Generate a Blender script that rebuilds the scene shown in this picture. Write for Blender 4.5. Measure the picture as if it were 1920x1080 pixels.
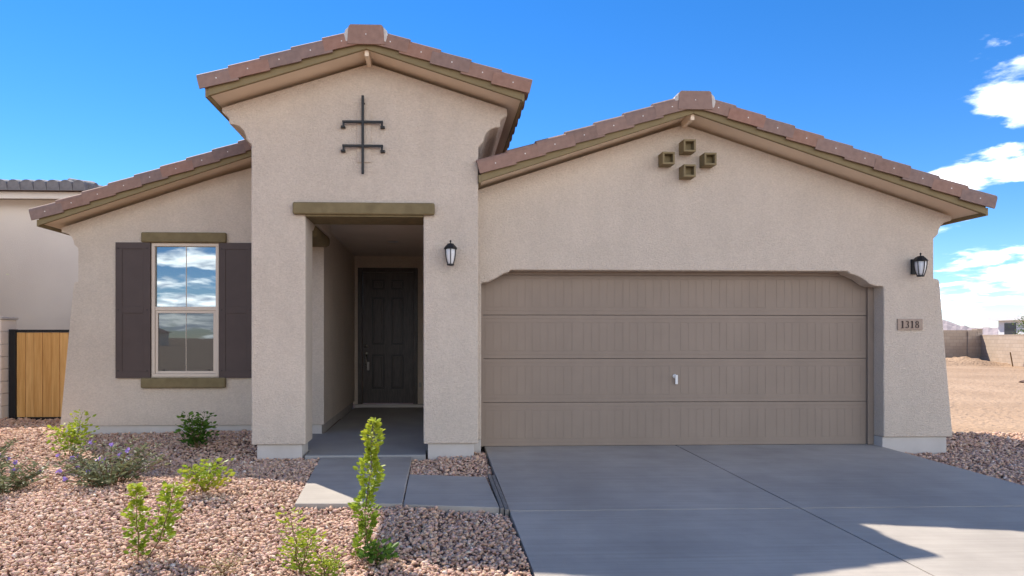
import bpy, math, random
from mathutils import Vector, Matrix
import numpy as np
random.seed(7)
R = math.radians
scn = bpy.context.scene
for o in list(bpy.data.objects): bpy.data.objects.remove(o)

# ------------------------------------------------------------------ camera, sky, sun, exposure
YAW = math.atan(0.038)
cam_d = bpy.data.cameras.new('camera'); cam = bpy.data.objects.new('camera', cam_d)
scn.collection.objects.link(cam)
cam.location = (0, 0, 1.325); cam.rotation_euler = (R(90), 0, -YAW)
cam_d.sensor_width = 36; cam_d.lens = 36 * 1250 / 1920
cam_d.shift_x = 93 / 1920; cam_d.shift_y = 93 / 1920
cam_d.clip_end = 20000; cam_d.clip_start = 0.05
scn.camera = cam

SUN = Vector((-0.52, 0.728, 1.0)).normalized()          # towards the sun
SUN_EL = math.asin(SUN.z); SUN_AZ = math.atan2(SUN.x, SUN.y)
world = bpy.data.worlds.new('World'); scn.world = world; world.use_nodes = True
def build_world():
    nt = world.node_tree; N = nt.nodes; L = nt.links; N.clear()
    out = N.new('ShaderNodeOutputWorld'); bg = N.new('ShaderNodeBackground')
    sky = N.new('ShaderNodeTexSky'); sky.sky_type = 'NISHITA'; sky.sun_disc = False
    sky.sun_elevation = SUN_EL; sky.sun_rotation = SUN_AZ
    sky.altitude = 1800; sky.air_density = 1.0; sky.dust_density = 0.0; sky.ozone_density = 3.0
    tc = N.new('ShaderNodeTexCoord')
    sep = N.new('ShaderNodeSeparateXYZ'); L.new(tc.outputs['Generated'], sep.inputs[0])
    # cumulus: a flat cloud layer seen in perspective (direction divided by height)
    zz = N.new('ShaderNodeMath'); zz.operation = 'MAXIMUM'; L.new(sep.outputs['Z'], zz.inputs[0]); zz.inputs[1].default_value = 0.0
    za = N.new('ShaderNodeMath'); za.operation = 'ADD'; L.new(zz.outputs[0], za.inputs[0]); za.inputs[1].default_value = 0.16
    dv = N.new('ShaderNodeVectorMath'); dv.operation = 'DIVIDE'
    cz = N.new('ShaderNodeCombineXYZ')
    for i in range(3): L.new(za.outputs[0], cz.inputs[i])
    L.new(tc.outputs['Generated'], dv.inputs[0]); L.new(cz.outputs[0], dv.inputs[1])
    mp = N.new('ShaderNodeMapping'); mp.inputs['Location'].default_value = CLOUD_OFF; mp.inputs['Scale'].default_value = (1, 1, 1.6)
    L.new(dv.outputs[0], mp.inputs[0])
    n1 = N.new('ShaderNodeTexNoise'); n1.inputs['Scale'].default_value = 2.3; n1.inputs['Detail'].default_value = 9; n1.inputs['Roughness'].default_value = 0.56
    n1.inputs['Distortion'].default_value = 0.15
    L.new(mp.outputs[0], n1.inputs['Vector'])
    n0 = N.new('ShaderNodeTexNoise'); n0.inputs['Scale'].default_value = 0.42; n0.inputs['Detail'].default_value = 1
    L.new(mp.outputs[0], n0.inputs['Vector'])
    ad = N.new('ShaderNodeMath'); ad.operation = 'MULTIPLY_ADD'; L.new(n0.outputs['Fac'], ad.inputs[0]); ad.inputs[1].default_value = 0.75; L.new(n1.outputs['Fac'], ad.inputs[2])
    # clouds thin out overhead
    el = N.new('ShaderNodeMapRange'); L.new(sep.outputs['Z'], el.inputs[0])
    el.inputs[1].default_value = 0.05; el.inputs[2].default_value = 0.6; el.inputs[3].default_value = 0.01; el.inputs[4].default_value = -0.10
    # denser to the south-east as the window mirrors, boosted further to light the facade
    bank = N.new('ShaderNodeVectorMath'); bank.operation = 'DOT_PRODUCT'; bank.inputs[1].default_value = (0.42, -0.60, 0.0); L.new(tc.outputs['Generated'], bank.inputs[0])
    bk = N.new('ShaderNodeMath'); bk.operation = 'MULTIPLY_ADD'; bk.inputs[1].default_value = CLOUD_BANK; L.new(bank.outputs['Value'], bk.inputs[0]); L.new(ad.outputs[0], bk.inputs[2]); ad = bk
    for (dx, dy, dz_, rad, amp) in CLOUDS:
        dp = N.new('ShaderNodeVectorMath'); dp.operation = 'DOT_PRODUCT'; dp.inputs[1].default_value = Vector((dx, dy, dz_)).normalized(); L.new(tc.outputs['Generated'], dp.inputs[0])
        lb = N.new('ShaderNodeMapRange'); lb.interpolation_type = 'SMOOTHSTEP'; L.new(dp.outputs['Value'], lb.inputs[0])
        lb.inputs[1].default_value = math.cos(R(rad)); lb.inputs[2].default_value = 1.0; lb.inputs[3].default_value = 0; lb.inputs[4].default_value = amp
        sm_ = N.new('ShaderNodeMath'); sm_.operation = 'ADD'; L.new(ad.outputs[0], sm_.inputs[0]); L.new(lb.outputs[0], sm_.inputs[1]); ad = sm_
    a2 = N.new('ShaderNodeMath'); a2.operation = 'ADD'; L.new(ad.outputs[0], a2.inputs[0]); L.new(el.outputs[0], a2.inputs[1])
    mr = N.new('ShaderNodeMapRange'); mr.interpolation_type = 'SMOOTHSTEP'; L.new(a2.outputs[0], mr.inputs[0])
    mr.inputs[1].default_value = CLOUD_LO; mr.inputs[2].default_value = CLOUD_LO + 0.13
    n2 = N.new('ShaderNodeTexNoise'); n2.inputs['Scale'].default_value = 6.0; n2.inputs['Detail'].default_value = 6
    L.new(mp.outputs[0], n2.inputs['Vector'])
    cr = N.new('ShaderNodeValToRGB'); L.new(n2.outputs['Fac'], cr.inputs[0])
    cr.color_ramp.elements[0].position = 0.38; cr.color_ramp.elements[0].color = (4.0, 4.5, 5.4, 1)
    cr.color_ramp.elements[1].position = 0.62; cr.color_ramp.elements[1].color = (12.0, 12.0, 12.0, 1)
    mx = N.new('ShaderNodeMixRGB'); L.new(mr.outputs[0], mx.inputs[0])
    hs = N.new('ShaderNodeHueSaturation'); hs.inputs['Saturation'].default_value = 1.32; L.new(sky.outputs[0], hs.inputs['Color'])
    tn = N.new('ShaderNodeMixRGB'); tn.blend_type = 'MULTIPLY'; tn.inputs[0].default_value = 1; tn.inputs[2].default_value = (0.53, 0.535, 0.60, 1); L.new(hs.outputs[0], tn.inputs[1]); L.new(tn.outputs[0], mx.inputs[1]); L.new(cr.outputs[0], mx.inputs[2])
    L.new(mx.outputs[0], bg.inputs[0]); bg.inputs[1].default_value = 0.086
    L.new(bg.outputs[0], out.inputs[0])
CLOUDS = [(.8155, .9697, .325, 7.2, 0.25), (.86, .96, .43, 5, 0.22), (.75, .98, .20, 3.5, 0.14), (.80, .98, .09, 3.5, 0.12), (.90, .94, .07, 3, 0.11)]   # cumulus standing to the north-east
CLOUD_OFF = (2.3, 0.4, 0.0); CLOUD_LO = 0.985; CLOUD_BANK = 0.31
build_world()
sd = bpy.data.lights.new('sun', 'SUN'); sd.energy = 2.0; sd.angle = R(0.5); sd.color = (1, 0.925, 0.82)
so = bpy.data.objects.new('sun', sd); scn.collection.objects.link(so)
so.rotation_euler = (-SUN).to_track_quat('-Z', 'Y').to_euler(); so.location = (-20, 30, 40)
scn.view_settings.view_transform = 'Standard'; scn.view_settings.look = 'None'
scn.view_settings.exposure = 2.03; scn.view_settings.gamma = 1
scn.view_settings.use_curve_mapping = False

# ------------------------------------------------------------------ materials
def mat(name, col, rough=0.85, col2=None, nscale=3.0, bump=0.0, bscale=60.0, bscale2=None, bdist=0.01, metal=0.0, spec=0.3, stretch=None, rand=None, detail=4, stain=None):
    m = bpy.data.materials.new(name); m.use_nodes = True
    nt = m.node_tree; N = nt.nodes; L = nt.links
    b = N['Principled BSDF']; b.inputs['Roughness'].default_value = rough; b.inputs['Metallic'].default_value = metal
    b.inputs['Specular IOR Level'].default_value = spec
    b.inputs['Base Color'].default_value = (*col, 1)
    tc = N.new('ShaderNodeTexCoord'); vec = tc.outputs['Object']
    if stretch:
        mp = N.new('ShaderNodeMapping'); mp.inputs['Scale'].default_value = stretch; L.new(vec, mp.inputs[0]); vec = mp.outputs[0]
    csock = None
    if col2 is not None:
        n = N.new('ShaderNodeTexNoise'); n.inputs['Scale'].default_value = nscale; n.inputs['Detail'].default_value = detail; L.new(vec, n.inputs['Vector'])
        cr = N.new('ShaderNodeValToRGB'); L.new(n.outputs['Fac'], cr.inputs[0])
        cr.color_ramp.elements[0].position = 0.32; cr.color_ramp.elements[0].color = (*col, 1)
        cr.color_ramp.elements[1].position = 0.68; cr.color_ramp.elements[1].color = (*col2, 1)
        csock = cr.outputs[0]; L.new(csock, b.inputs['Base Color'])
    if rand:                                            # each copy its own tone
        oi = N.new('ShaderNodeObjectInfo'); cr2 = N.new('ShaderNodeValToRGB'); L.new(oi.outputs['Random'], cr2.inputs[0])
        el = cr2.color_ramp.elements
        el[0].position = 0.0; el[0].color = (*rand[0], 1); el[1].position = 1.0; el[1].color = (*rand[-1], 1)
        for i, c in enumerate(rand[1:-1]):
            e = el.new((i + 1) / (len(rand) - 1)); e.color = (*c, 1)
        if csock is not None:
            mm = N.new('ShaderNodeMixRGB'); mm.inputs[0].default_value = 0.6; L.new(csock, mm.inputs[1]); L.new(cr2.outputs[0], mm.inputs[2]); L.new(mm.outputs[0], b.inputs['Base Color'])
        else: L.new(cr2.outputs[0], b.inputs['Base Color'])
    if stain:                                           # weathering: broad blotches and fine streaks over the base colour
        src = b.inputs['Base Color'].links[0].from_socket
        for (sc, st_, strv) in stain:
            mp2 = N.new('ShaderNodeMapping'); mp2.inputs['Scale'].default_value = strv; L.new(tc.outputs['Object'], mp2.inputs[0])
            sn = N.new('ShaderNodeTexNoise'); sn.inputs['Scale'].default_value = sc; sn.inputs['Detail'].default_value = 5; sn.inputs['Roughness'].default_value = 0.6; L.new(mp2.outputs[0], sn.inputs['Vector'])
            sr = N.new('ShaderNodeMapRange'); L.new(sn.outputs['Fac'], sr.inputs[0]); sr.inputs[1].default_value = 0.33; sr.inputs[2].default_value = 0.62; sr.inputs[3].default_value = 1 - st_; sr.inputs[4].default_value = 1.0
            sx = N.new('ShaderNodeMixRGB'); sx.blend_type = 'MULTIPLY'; sx.inputs[0].default_value = 1; L.new(src, sx.inputs[1]); L.new(sr.outputs[0], sx.inputs[2]); src = sx.outputs[0]
        L.new(src, b.inputs['Base Color'])
    if bump:
        n = N.new('ShaderNodeTexNoise'); n.inputs['Scale'].default_value = bscale; n.inputs['Detail'].default_value = 3; L.new(vec, n.inputs['Vector'])
        h = n.outputs['Fac']
        if bscale2:
            n2 = N.new('ShaderNodeTexNoise'); n2.inputs['Scale'].default_value = bscale2; n2.inputs['Detail'].default_value = 2; L.new(vec, n2.inputs['Vector'])
            a = N.new('ShaderNodeMath'); a.operation = 'ADD'; L.new(h, a.inputs[0]); L.new(n2.outputs['Fac'], a.inputs[1]); h = a.outputs[0]
        bp = N.new('ShaderNodeBump'); bp.inputs['Strength'].default_value = bump; bp.inputs['Distance'].default_value = bdist
        L.new(h, bp.inputs['Height']); L.new(bp.outputs[0], b.inputs['Normal'])
    return m
M = {}
M['stucco'] = mat('stucco', (0.715, 0.60, 0.485), 0.92, (0.825, 0.70, 0.575), 55, 1.0, 60, 150, 0.016, spec=0.15, stretch=(0.8, 0.8, 1.25), detail=6, stain=[(0.9, 0.07, (1, 1, 1)), (5, 0.05, (1, 1, 0.35))])
M['stucco_nb'] = mat('stucco_neighbour', (0.72, 0.64, 0.56), 0.92, (0.78, 0.70, 0.61), 1.0, 0.6, 60, None, 0.008, spec=0.15)
M['found'] = mat('foundation', (0.50, 0.46, 0.42), 0.9, (0.56, 0.52, 0.48), 4, 0.3, 40, None, 0.004, spec=0.2)
M['ceil'] = mat('porch_ceiling', (0.68, 0.58, 0.49), 0.9, (0.74, 0.63, 0.54), 2, 0.3, 80, None, 0.004)
M['olive'] = mat('olive_paint', (0.215, 0.165, 0.085), 0.8, (0.24, 0.185, 0.097), 6, 0.25, 90, None, 0.004)
M['olive_rough'] = mat('olive_stucco', (0.18, 0.138, 0.070), 0.9, (0.23, 0.178, 0.092), 9, 0.7, 80, 200, 0.008)
M['soffit'] = mat('soffit_bounce_tone', (0.80, 0.66, 0.51), 0.85, (0.85, 0.71, 0.55), 3, 0.15, 60)  # lighter and warmer than the wall to stand in for bounced ground light
M['tile'] = mat('concrete_tile', (0.24, 0.155, 0.125), 0.8, (0.38, 0.25, 0.20), 14, 0.35, 120, None, 0.004,
                rand=[(0.19, 0.125, 0.10), (0.30, 0.15, 0.095), (0.26, 0.17, 0.135), (0.155, 0.112, 0.105), (0.33, 0.155, 0.10), (0.27, 0.165, 0.125), (0.18, 0.135, 0.125), (0.29, 0.185, 0.145)])
M['tile_grey'] = mat('grey_tile', (0.16, 0.15, 0.155), 0.85, (0.24, 0.225, 0.22), 8, 0.3, 90)
M['tile_field'] = mat('concrete_tile_field', (0.16, 0.105, 0.09), 0.85, (0.26, 0.15, 0.115), 5, 0.3, 90)
M['mortar'] = mat('mortar', (0.52, 0.48, 0.44), 0.95, (0.62, 0.58, 0.54), 20, 0.6, 60, None, 0.01)
M['nail'] = mat('white_spot', (0.75, 0.72, 0.68), 0.6)
M['door_gar'] = mat('garage_door_paint', (0.27, 0.208, 0.160), 0.62, (0.29, 0.223, 0.172), 2, 0.12, 160, None, 0.002, stretch=(0.35, 1, 1.0), spec=0.35, stain=[(1.2, 0.08, (1, 1, 1)), (7, 0.05, (1, 1, 0.2))])
M['seal'] = mat('rubber', (0.012, 0.012, 0.012), 0.7)
M['shutter'] = mat('shutter_paint', (0.074, 0.052, 0.046), 0.6, (0.083, 0.059, 0.052), 5, 0.1, 80, None, 0.002)
M['screw'] = mat('screw', (0.03, 0.025, 0.025), 0.5)
M['winframe'] = mat('vinyl_frame', (0.62, 0.52, 0.42), 0.5)
M['door'] = mat('entry_door_stain', (0.036, 0.025, 0.020), 0.38, (0.072, 0.052, 0.042), 7, 0.35, 26, None, 0.003, stretch=(9, 9, 0.8), spec=0.4)
M['door_moulding'] = mat('door_moulding', (0.016, 0.011, 0.009), 0.35, (0.028, 0.02, 0.016), 9, spec=0.4)
M['steel'] = mat('satin_nickel', (0.6, 0.56, 0.5), 0.3, metal=1.0)
M['white'] = mat('white_plastic', (0.75, 0.73, 0.70), 0.45)
M['iron'] = mat('black_iron', (0.012, 0.012, 0.013), 0.5, spec=0.4)
M['lampglass'] = mat('frosted_glass', (0.72, 0.71, 0.70), 0.35, (0.66, 0.65, 0.65), 9)
M['plaque'] = mat('plaque', (0.36, 0.27, 0.21), 0.8, (0.42, 0.32, 0.25), 20, 0.2, 80)
M['digit'] = mat('digit', (0.04, 0.022, 0.018), 0.6)
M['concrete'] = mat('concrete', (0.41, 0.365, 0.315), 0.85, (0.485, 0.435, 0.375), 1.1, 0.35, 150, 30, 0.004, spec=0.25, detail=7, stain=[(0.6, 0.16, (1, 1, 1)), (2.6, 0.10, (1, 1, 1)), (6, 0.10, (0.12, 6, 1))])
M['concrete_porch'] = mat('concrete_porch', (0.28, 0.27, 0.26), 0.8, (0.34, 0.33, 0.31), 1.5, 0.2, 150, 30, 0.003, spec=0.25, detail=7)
M['joint'] = mat('joint_dark', (0.06, 0.055, 0.05), 0.95)
M['wood_joint'] = mat('weathered_wood', (0.17, 0.15, 0.13), 0.9, (0.26, 0.235, 0.205), 10, 0.4, 40, stretch=(8, 1, 8))
M['dirt'] = mat('dirt', (0.13, 0.085, 0.065), 0.95, (0.20, 0.13, 0.10), 6, 0.6, 40, 120, 0.02)
M['sand'] = mat('desert_sand', (0.34, 0.225, 0.14), 0.95, (0.44, 0.30, 0.195), 0.35, 0.8, 1.4, 9, 0.12, detail=8)
M['street'] = mat('asphalt', (0.05, 0.05, 0.05), 0.9, (0.065, 0.063, 0.06), 3, 0.4, 120)
M['gate_wood'] = mat('cedar', (0.42, 0.20, 0.06), 0.7, (0.80, 0.50, 0.20), 3.5, 0.2, 12, stretch=(9, 9, 0.7),
                     rand=[(0.72, 0.385, 0.12), (0.82, 0.48, 0.18), (0.62, 0.31, 0.085), (0.77, 0.43, 0.14)])
M['stem'] = mat('stem', (0.16, 0.10, 0.045), 0.8)
M['rock'] = mat('mountain_rock', (0.30, 0.25, 0.25), 1.0, (0.40, 0.33, 0.32), 0.01, 0.0)
M['bark'] = mat('bark', (0.14, 0.11, 0.07), 0.9, (0.20, 0.16, 0.10), 8, 0.4, 30)
M['white_wall'] = mat('white_house_wrap', (0.62, 0.62, 0.62), 0.8, (0.68, 0.68, 0.68), 1)
M['dark_glass'] = mat('dark_glass', (0.03, 0.035, 0.04), 0.1, spec=0.6)
M['roof_far'] = mat('roof_far', (0.22, 0.13, 0.10), 0.9, (0.28, 0.17, 0.13), 1)

def leafmat(name, cols, trans=0.35):
    m = bpy.data.materials.new(name); m.use_nodes = True
    nt = m.node_tree; N = nt.nodes; L = nt.links; b = N['Principled BSDF']
    at = N.new('ShaderNodeAttribute'); at.attribute_name = 'tone'
    cr = N.new('ShaderNodeValToRGB'); L.new(at.outputs['Fac'], cr.inputs[0]); el = cr.color_ramp.elements
    el[0].position = 0; el[0].color = (*cols[0], 1); el[1].position = 1; el[1].color = (*cols[-1], 1)
    for i, c in enumerate(cols[1:-1]): e = el.new((i + 1) / (len(cols) - 1)); e.color = (*c, 1)
    L.new(cr.outputs[0], b.inputs['Base Color']); b.inputs['Roughness'].default_value = 0.5
    b.inputs['Specular IOR Level'].default_value = 0.35
    tr = N.new('ShaderNodeBsdfTranslucent'); L.new(cr.outputs[0], tr.inputs[0])
    mx = N.new('ShaderNodeMixShader'); mx.inputs[0].default_value = trans
    L.new(b.outputs[0], mx.inputs[1]); L.new(tr.outputs[0], mx.inputs[2]); L.new(mx.outputs[0], N['Material Output'].inputs[0])
    return m
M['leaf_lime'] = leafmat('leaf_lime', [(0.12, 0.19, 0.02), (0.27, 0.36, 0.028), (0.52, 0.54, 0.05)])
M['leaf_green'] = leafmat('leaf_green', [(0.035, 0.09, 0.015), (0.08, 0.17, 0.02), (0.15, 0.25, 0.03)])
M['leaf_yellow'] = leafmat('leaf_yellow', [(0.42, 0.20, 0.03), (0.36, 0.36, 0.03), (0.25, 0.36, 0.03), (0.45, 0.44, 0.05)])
M['leaf_sage'] = leafmat('leaf_sage', [(0.06, 0.085, 0.03), (0.15, 0.17, 0.08), (0.28, 0.28, 0.15)], 0.25)
M['leaf_dry'] = leafmat('leaf_dry', [(0.30, 0.22, 0.10), (0.40, 0.33, 0.16)], 0.2)
M['leaf_tree'] = leafmat('leaf_tree', [(0.06, 0.11, 0.025), (0.13, 0.20, 0.04), (0.22, 0.29, 0.07)])
M['petal'] = leafmat('petal', [(0.26, 0.16, 0.50), (0.42, 0.28, 0.66)], 0.3)

def glass(name, refl, dark, rough):
    m = bpy.data.materials.new(name); m.use_nodes = True
    nt = m.node_tree; N = nt.nodes; L = nt.links; b = N['Principled BSDF']
    b.inputs['Base Color'].default_value = (*dark, 1); b.inputs['Roughness'].default_value = 0.6
    g = N.new('ShaderNodeBsdfGlossy'); g.inputs['Color'].default_value = (0.80, 0.90, 0.93, 1); g.inputs['Roughness'].default_value = rough
    tc = N.new('ShaderNodeTexCoord'); n = N.new('ShaderNodeTexNoise'); n.inputs['Scale'].default_value = 2.2; n.inputs['Detail'].default_value = 1
    L.new(tc.outputs['Object'], n.inputs['Vector']); bp = N.new('ShaderNodeBump'); bp.inputs['Strength'].default_value = 0.012; bp.inputs['Distance'].default_value = 0.05
    L.new(n.outputs['Fac'], bp.inputs['Height']); L.new(bp.outputs[0], g.inputs['Normal'])
    mx = N.new('ShaderNodeMixShader'); mx.inputs[0].default_value = refl
    L.new(b.outputs[0], mx.inputs[1]); L.new(g.outputs[0], mx.inputs[2]); L.new(mx.outputs[0], N['Material Output'].inputs[0])
    return m
M['glass_up'] = glass('coated_glass', 0.32, (0.012, 0.014, 0.016), 0.0)
M['glass_low'] = glass('screened_glass', 0.10, (0.02, 0.02, 0.02), 0.01)

def gravel_mat():
    m = bpy.data.materials.new('gravel_stone'); m.use_nodes = True
    nt = m.node_tree; N = nt.nodes; L = nt.links; b = N['Principled BSDF']; b.inputs['Roughness'].default_value = 0.88; b.inputs['Specular IOR Level'].default_value = 0.25
    at = N.new('ShaderNodeAttribute'); at.attribute_name = 'tone'
    cr = N.new('ShaderNodeValToRGB'); L.new(at.outputs['Fac'], cr.inputs[0]); cr.color_ramp.interpolation = 'LINEAR'
    el = cr.color_ramp.elements
    cols = [(0.21, 0.115, 0.08), (0.43, 0.245, 0.16), (0.62, 0.39, 0.255), (0.46, 0.305, 0.235), (0.68, 0.44, 0.295), (0.54, 0.345, 0.26), (0.70, 0.51, 0.375), (0.80, 0.69, 0.58)]
    el[0].position = 0; el[0].color = (*cols[0], 1); el[1].position = 1; el[1].color = (*cols[-1], 1)
    for i, c in enumerate(cols[1:-1]): e = el.new((i + 1) / 7); e.color = (*c, 1)
    tc = N.new('ShaderNodeTexCoord'); n = N.new('ShaderNodeTexNoise'); n.inputs['Scale'].default_value = 60; n.inputs['Detail'].default_value = 3
    L.new(tc.outputs['Object'], n.inputs['Vector'])
    mm = N.new('ShaderNodeMixRGB'); mm.blend_type = 'OVERLAY'; mm.inputs[0].default_value = 0.35; L.new(cr.outputs[0], mm.inputs[1]); L.new(n.outputs['Color'], mm.inputs[2])
    hs = N.new('ShaderNodeHueSaturation'); hs.inputs['Saturation'].default_value = 0.95; L.new(mm.outputs[0], hs.inputs['Color'])
    L.new(hs.outputs[0], b.inputs['Base Color'])
    return m
M['gravel'] = gravel_mat()
def block_mat():
    m = bpy.data.materials.new('concrete_block'); m.use_nodes = True
    nt = m.node_tree; N = nt.nodes; L = nt.links; b = N['Principled BSDF']; b.inputs['Roughness'].default_value = 0.95; b.inputs['Specular IOR Level'].default_value = 0.1
    tc = N.new('ShaderNodeTexCoord')
    br = N.new('ShaderNodeTexBrick'); br.inputs['Scale'].default_value = 1; br.inputs['Brick Width'].default_value = 0.4; br.inputs['Row Height'].default_value = 0.2
    br.inputs['Mortar Size'].default_value = 0.008; br.inputs['Color1'].default_value = (0.40, 0.31, 0.235, 1); br.inputs['Color2'].default_value = (0.45, 0.355, 0.275, 1); br.inputs['Mortar'].default_value = (0.30, 0.24, 0.19, 1)
    L.new(tc.outputs['UV'], br.inputs['Vector']); L.new(br.outputs['Color'], b.inputs['Base Color'])
    bp = N.new('ShaderNodeBump'); bp.inputs['Strength'].default_value = 0.6; bp.inputs['Distance'].default_value = 0.01; bp.invert = True
    L.new(br.outputs['Fac'], bp.inputs['Height']); L.new(bp.outputs[0], b.inputs['Normal'])
    return m
M['block'] = block_mat()

# ------------------------------------------------------------------ mesh helpers
class MB:
    def __init__(s): s.v = []; s.f = []; s.mi = []
    def add(s, vs, fs, mi=0):
        o = len(s.v); s.v += [tuple(v) for v in vs]; s.f += [tuple(i + o for i in f) for f in fs]; s.mi += [mi] * len(fs); return s
    def box(s, x0, x1, y0, y1, z0, z1, mi=0):
        return s.add([(x0, y0, z0), (x1, y0, z0), (x1, y1, z0), (x0, y1, z0), (x0, y0, z1), (x1, y0, z1), (x1, y1, z1), (x0, y1, z1)],
                     [(3, 2, 1, 0), (4, 5, 6, 7), (0, 1, 5, 4), (1, 2, 6, 5), (2, 3, 7, 6), (3, 0, 4, 7)], mi)
    def prism(s, pts, a, b, axis='y', mi=0):
        """2-D outline (counter-clockwise seen from -axis for y) extruded from a to b"""
        n = len(pts)
        if axis == 'y': f = lambda p, t: (p[0], t, p[1])
        elif axis == 'x': f = lambda p, t: (t, p[0], p[1])
        else: f = lambda p, t: (p[0], p[1], t)
        vs = [f(p, a) for p in pts] + [f(p, b) for p in pts]
        fs = [tuple(range(n)), tuple(range(2 * n - 1, n - 1, -1))] + [((i + 1) % n, i, n + i, n + (i + 1) % n) for i in range(n)]
        return s.add(vs, fs, mi)
    def lathe(s, prof, c, n=12, mi=0, axis='z'):
        vs = []; fs = []
        for r, h in prof:
            for k in range(n):
                a = 2 * math.pi * (k + .5) / n
                p = (r * math.cos(a), r * math.sin(a), h) if axis == 'z' else (r * math.cos(a), h, r * math.sin(a))
                vs.append((c[0] + p[0], c[1] + p[1], c[2] + p[2]))
        m = len(prof)
        for i in range(m - 1):
            for k in range(n): fs.append((i * n + k, i * n + (k + 1) % n, (i + 1) * n + (k + 1) % n, (i + 1) * n + k))
        fs.append(tuple(range(n - 1, -1, -1))); fs.append(tuple((m - 1) * n + k for k in range(n)))
        return s.add(vs, fs, mi)
    def tube(s, pts, r, n=6, mi=0):
        P = [Vector(p) for p in pts]; rs = r if isinstance(r, (list, tuple)) else [r] * len(P); o = []
        for i, p in enumerate(P):
            d = (P[min(i + 1, len(P) - 1)] - P[max(i - 1, 0)]).normalized()
            a = d.cross(Vector((0, 0, 1)) if abs(d.z) < .9 else Vector((1, 0, 0))).normalized(); b = d.cross(a)
            o += [p + (a * math.cos(2 * math.pi * k / n) + b * math.sin(2 * math.pi * k / n)) * rs[i] for k in range(n)]
        fs = [(i * n + k, i * n + (k + 1) % n, (i + 1) * n + (k + 1) % n, (i + 1) * n + k) for i in range(len(P) - 1) for k in range(n)]
        fs += [tuple(range(n - 1, -1, -1)), tuple((len(P) - 1) * n + k for k in range(n))]
        return s.add(o, fs, mi)
    def build(s, name, mats, parent=None, smooth=False, bevel=0, seg=2):
        me = bpy.data.meshes.new(name); me.from_pydata(s.v, [], s.f)
        for m in (mats if isinstance(mats, (list, tuple)) else [mats]): me.materials.append(M[m])
        me.polygons.foreach_set('material_index', s.mi)
        import bmesh
        bm = bmesh.new(); bm.from_mesh(me); bmesh.ops.recalc_face_normals(bm, faces=bm.faces); bm.to_mesh(me); bm.free()
        if smooth: me.polygons.foreach_set('use_smooth', [True] * len(me.polygons))
        o = bpy.data.objects.new(name, me); scn.collection.objects.link(o)
        if parent: o.parent = parent
        if bevel:
            b = o.modifiers.new('bevel', 'BEVEL'); b.width = bevel; b.segments = seg; b.limit_method = 'ANGLE'; b.angle_limit = R(40)
        return o
def tag(o, label=None, cat=None, group=None, kind=None):
    if label: o['label'] = label
    if cat: o['category'] = cat
    if group: o['group'] = group
    if kind: o['kind'] = kind
    return o
def empty(name, loc=(0, 0, 0)):
    o = bpy.data.objects.new(name, None); scn.collection.objects.link(o); o.location = loc; o.empty_display_size = 0.2; return o
def inst(src, parent, mtx, name=None):
    o = bpy.data.objects.new(name or src.name.split('.')[0], src.data); scn.collection.objects.link(o); o.parent = parent; o.matrix_local = mtx; return o

# ------------------------------------------------------------------ ground
def sm(a, b, x):
    t = min(1, max(0, (x - a) / (b - a))); return t * t * (3 - 2 * t)
def gh(x, y):                                            # gravel bed height
    h = -0.065 + 0.075 * sm(7.4, 9.2, y) * (1 - sm(-1.9, -1.2, x))
    h += 0.075 * math.exp(-((x + 2.4) ** 2 + (y - 5.9) ** 2) / 0.9)
    h += 0.02 * math.sin(x * 1.9 + 0.7) * math.sin(y * 1.6)
    d = abs(x + 0.4) if y < 7.7 else 9
    if x > 0: h = -0.085 - 0.02 * sm(5, 9, x) + 0.045 * sm(6.5, 7.3, y) * (1 - sm(2, 4, x))
    h -= 0.05 * (1 - sm(1.0, 4.2, y))
    return h
g = MB()
xs = [-6000, -1500, -400, -120, -60] + [x * 2.0 for x in range(-20, 41)] + [100, 160, 400, 1500, 6000]
ys = [-6000, -1500, -400, -120, -60] + [y * 2.0 for y in range(-20, 31)] + [80, 120, 400, 1500, 6000]
rr = random.Random(3)
for y in ys:
    for x in xs:
        z = -0.19 + (rr.uniform(-0.03, 0.03) if 9 < x < 60 and 4 < y < 60 else 0)
        g.v.append((x, y, z))
nx = len(xs)
for j in range(len(ys) - 1):
    for i in range(nx - 1): g.f.append((j * nx + i, j * nx + i + 1, (j + 1) * nx + i + 1, (j + 1) * nx + i)); g.mi.append(0)
tag(g.build('ground', 'sand', smooth=True), kind='structure')

# gravel beds: soil sheet under loose stones
def bed(name, x0, x1, y0, y1, st=0.2):
    b = MB(); nxx = int((x1 - x0) / st) + 1; nyy = int((y1 - y0) / st) + 1
    for j in range(nyy):
        for i in range(nxx):
            x = x0 + (x1 - x0) * i / (nxx - 1); y = y0 + (y1 - y0) * j / (nyy - 1); b.v.append((x, y, gh(x, y) - 0.02))
    for j in range(nyy - 1):
        for i in range(nxx - 1): b.f.append((j * nxx + i, j * nxx + i + 1, (j + 1) * nxx + i + 1, (j + 1) * nxx + i)); b.mi.append(0)
    return tag(b.build(name, 'dirt', smooth=True), kind='structure')
bed('gravel_bed', -9.5, 0.56, -2.0, 11.15)
bed('gravel_bed', 5.45, 10.5, 1.0, 9.8)

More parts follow.
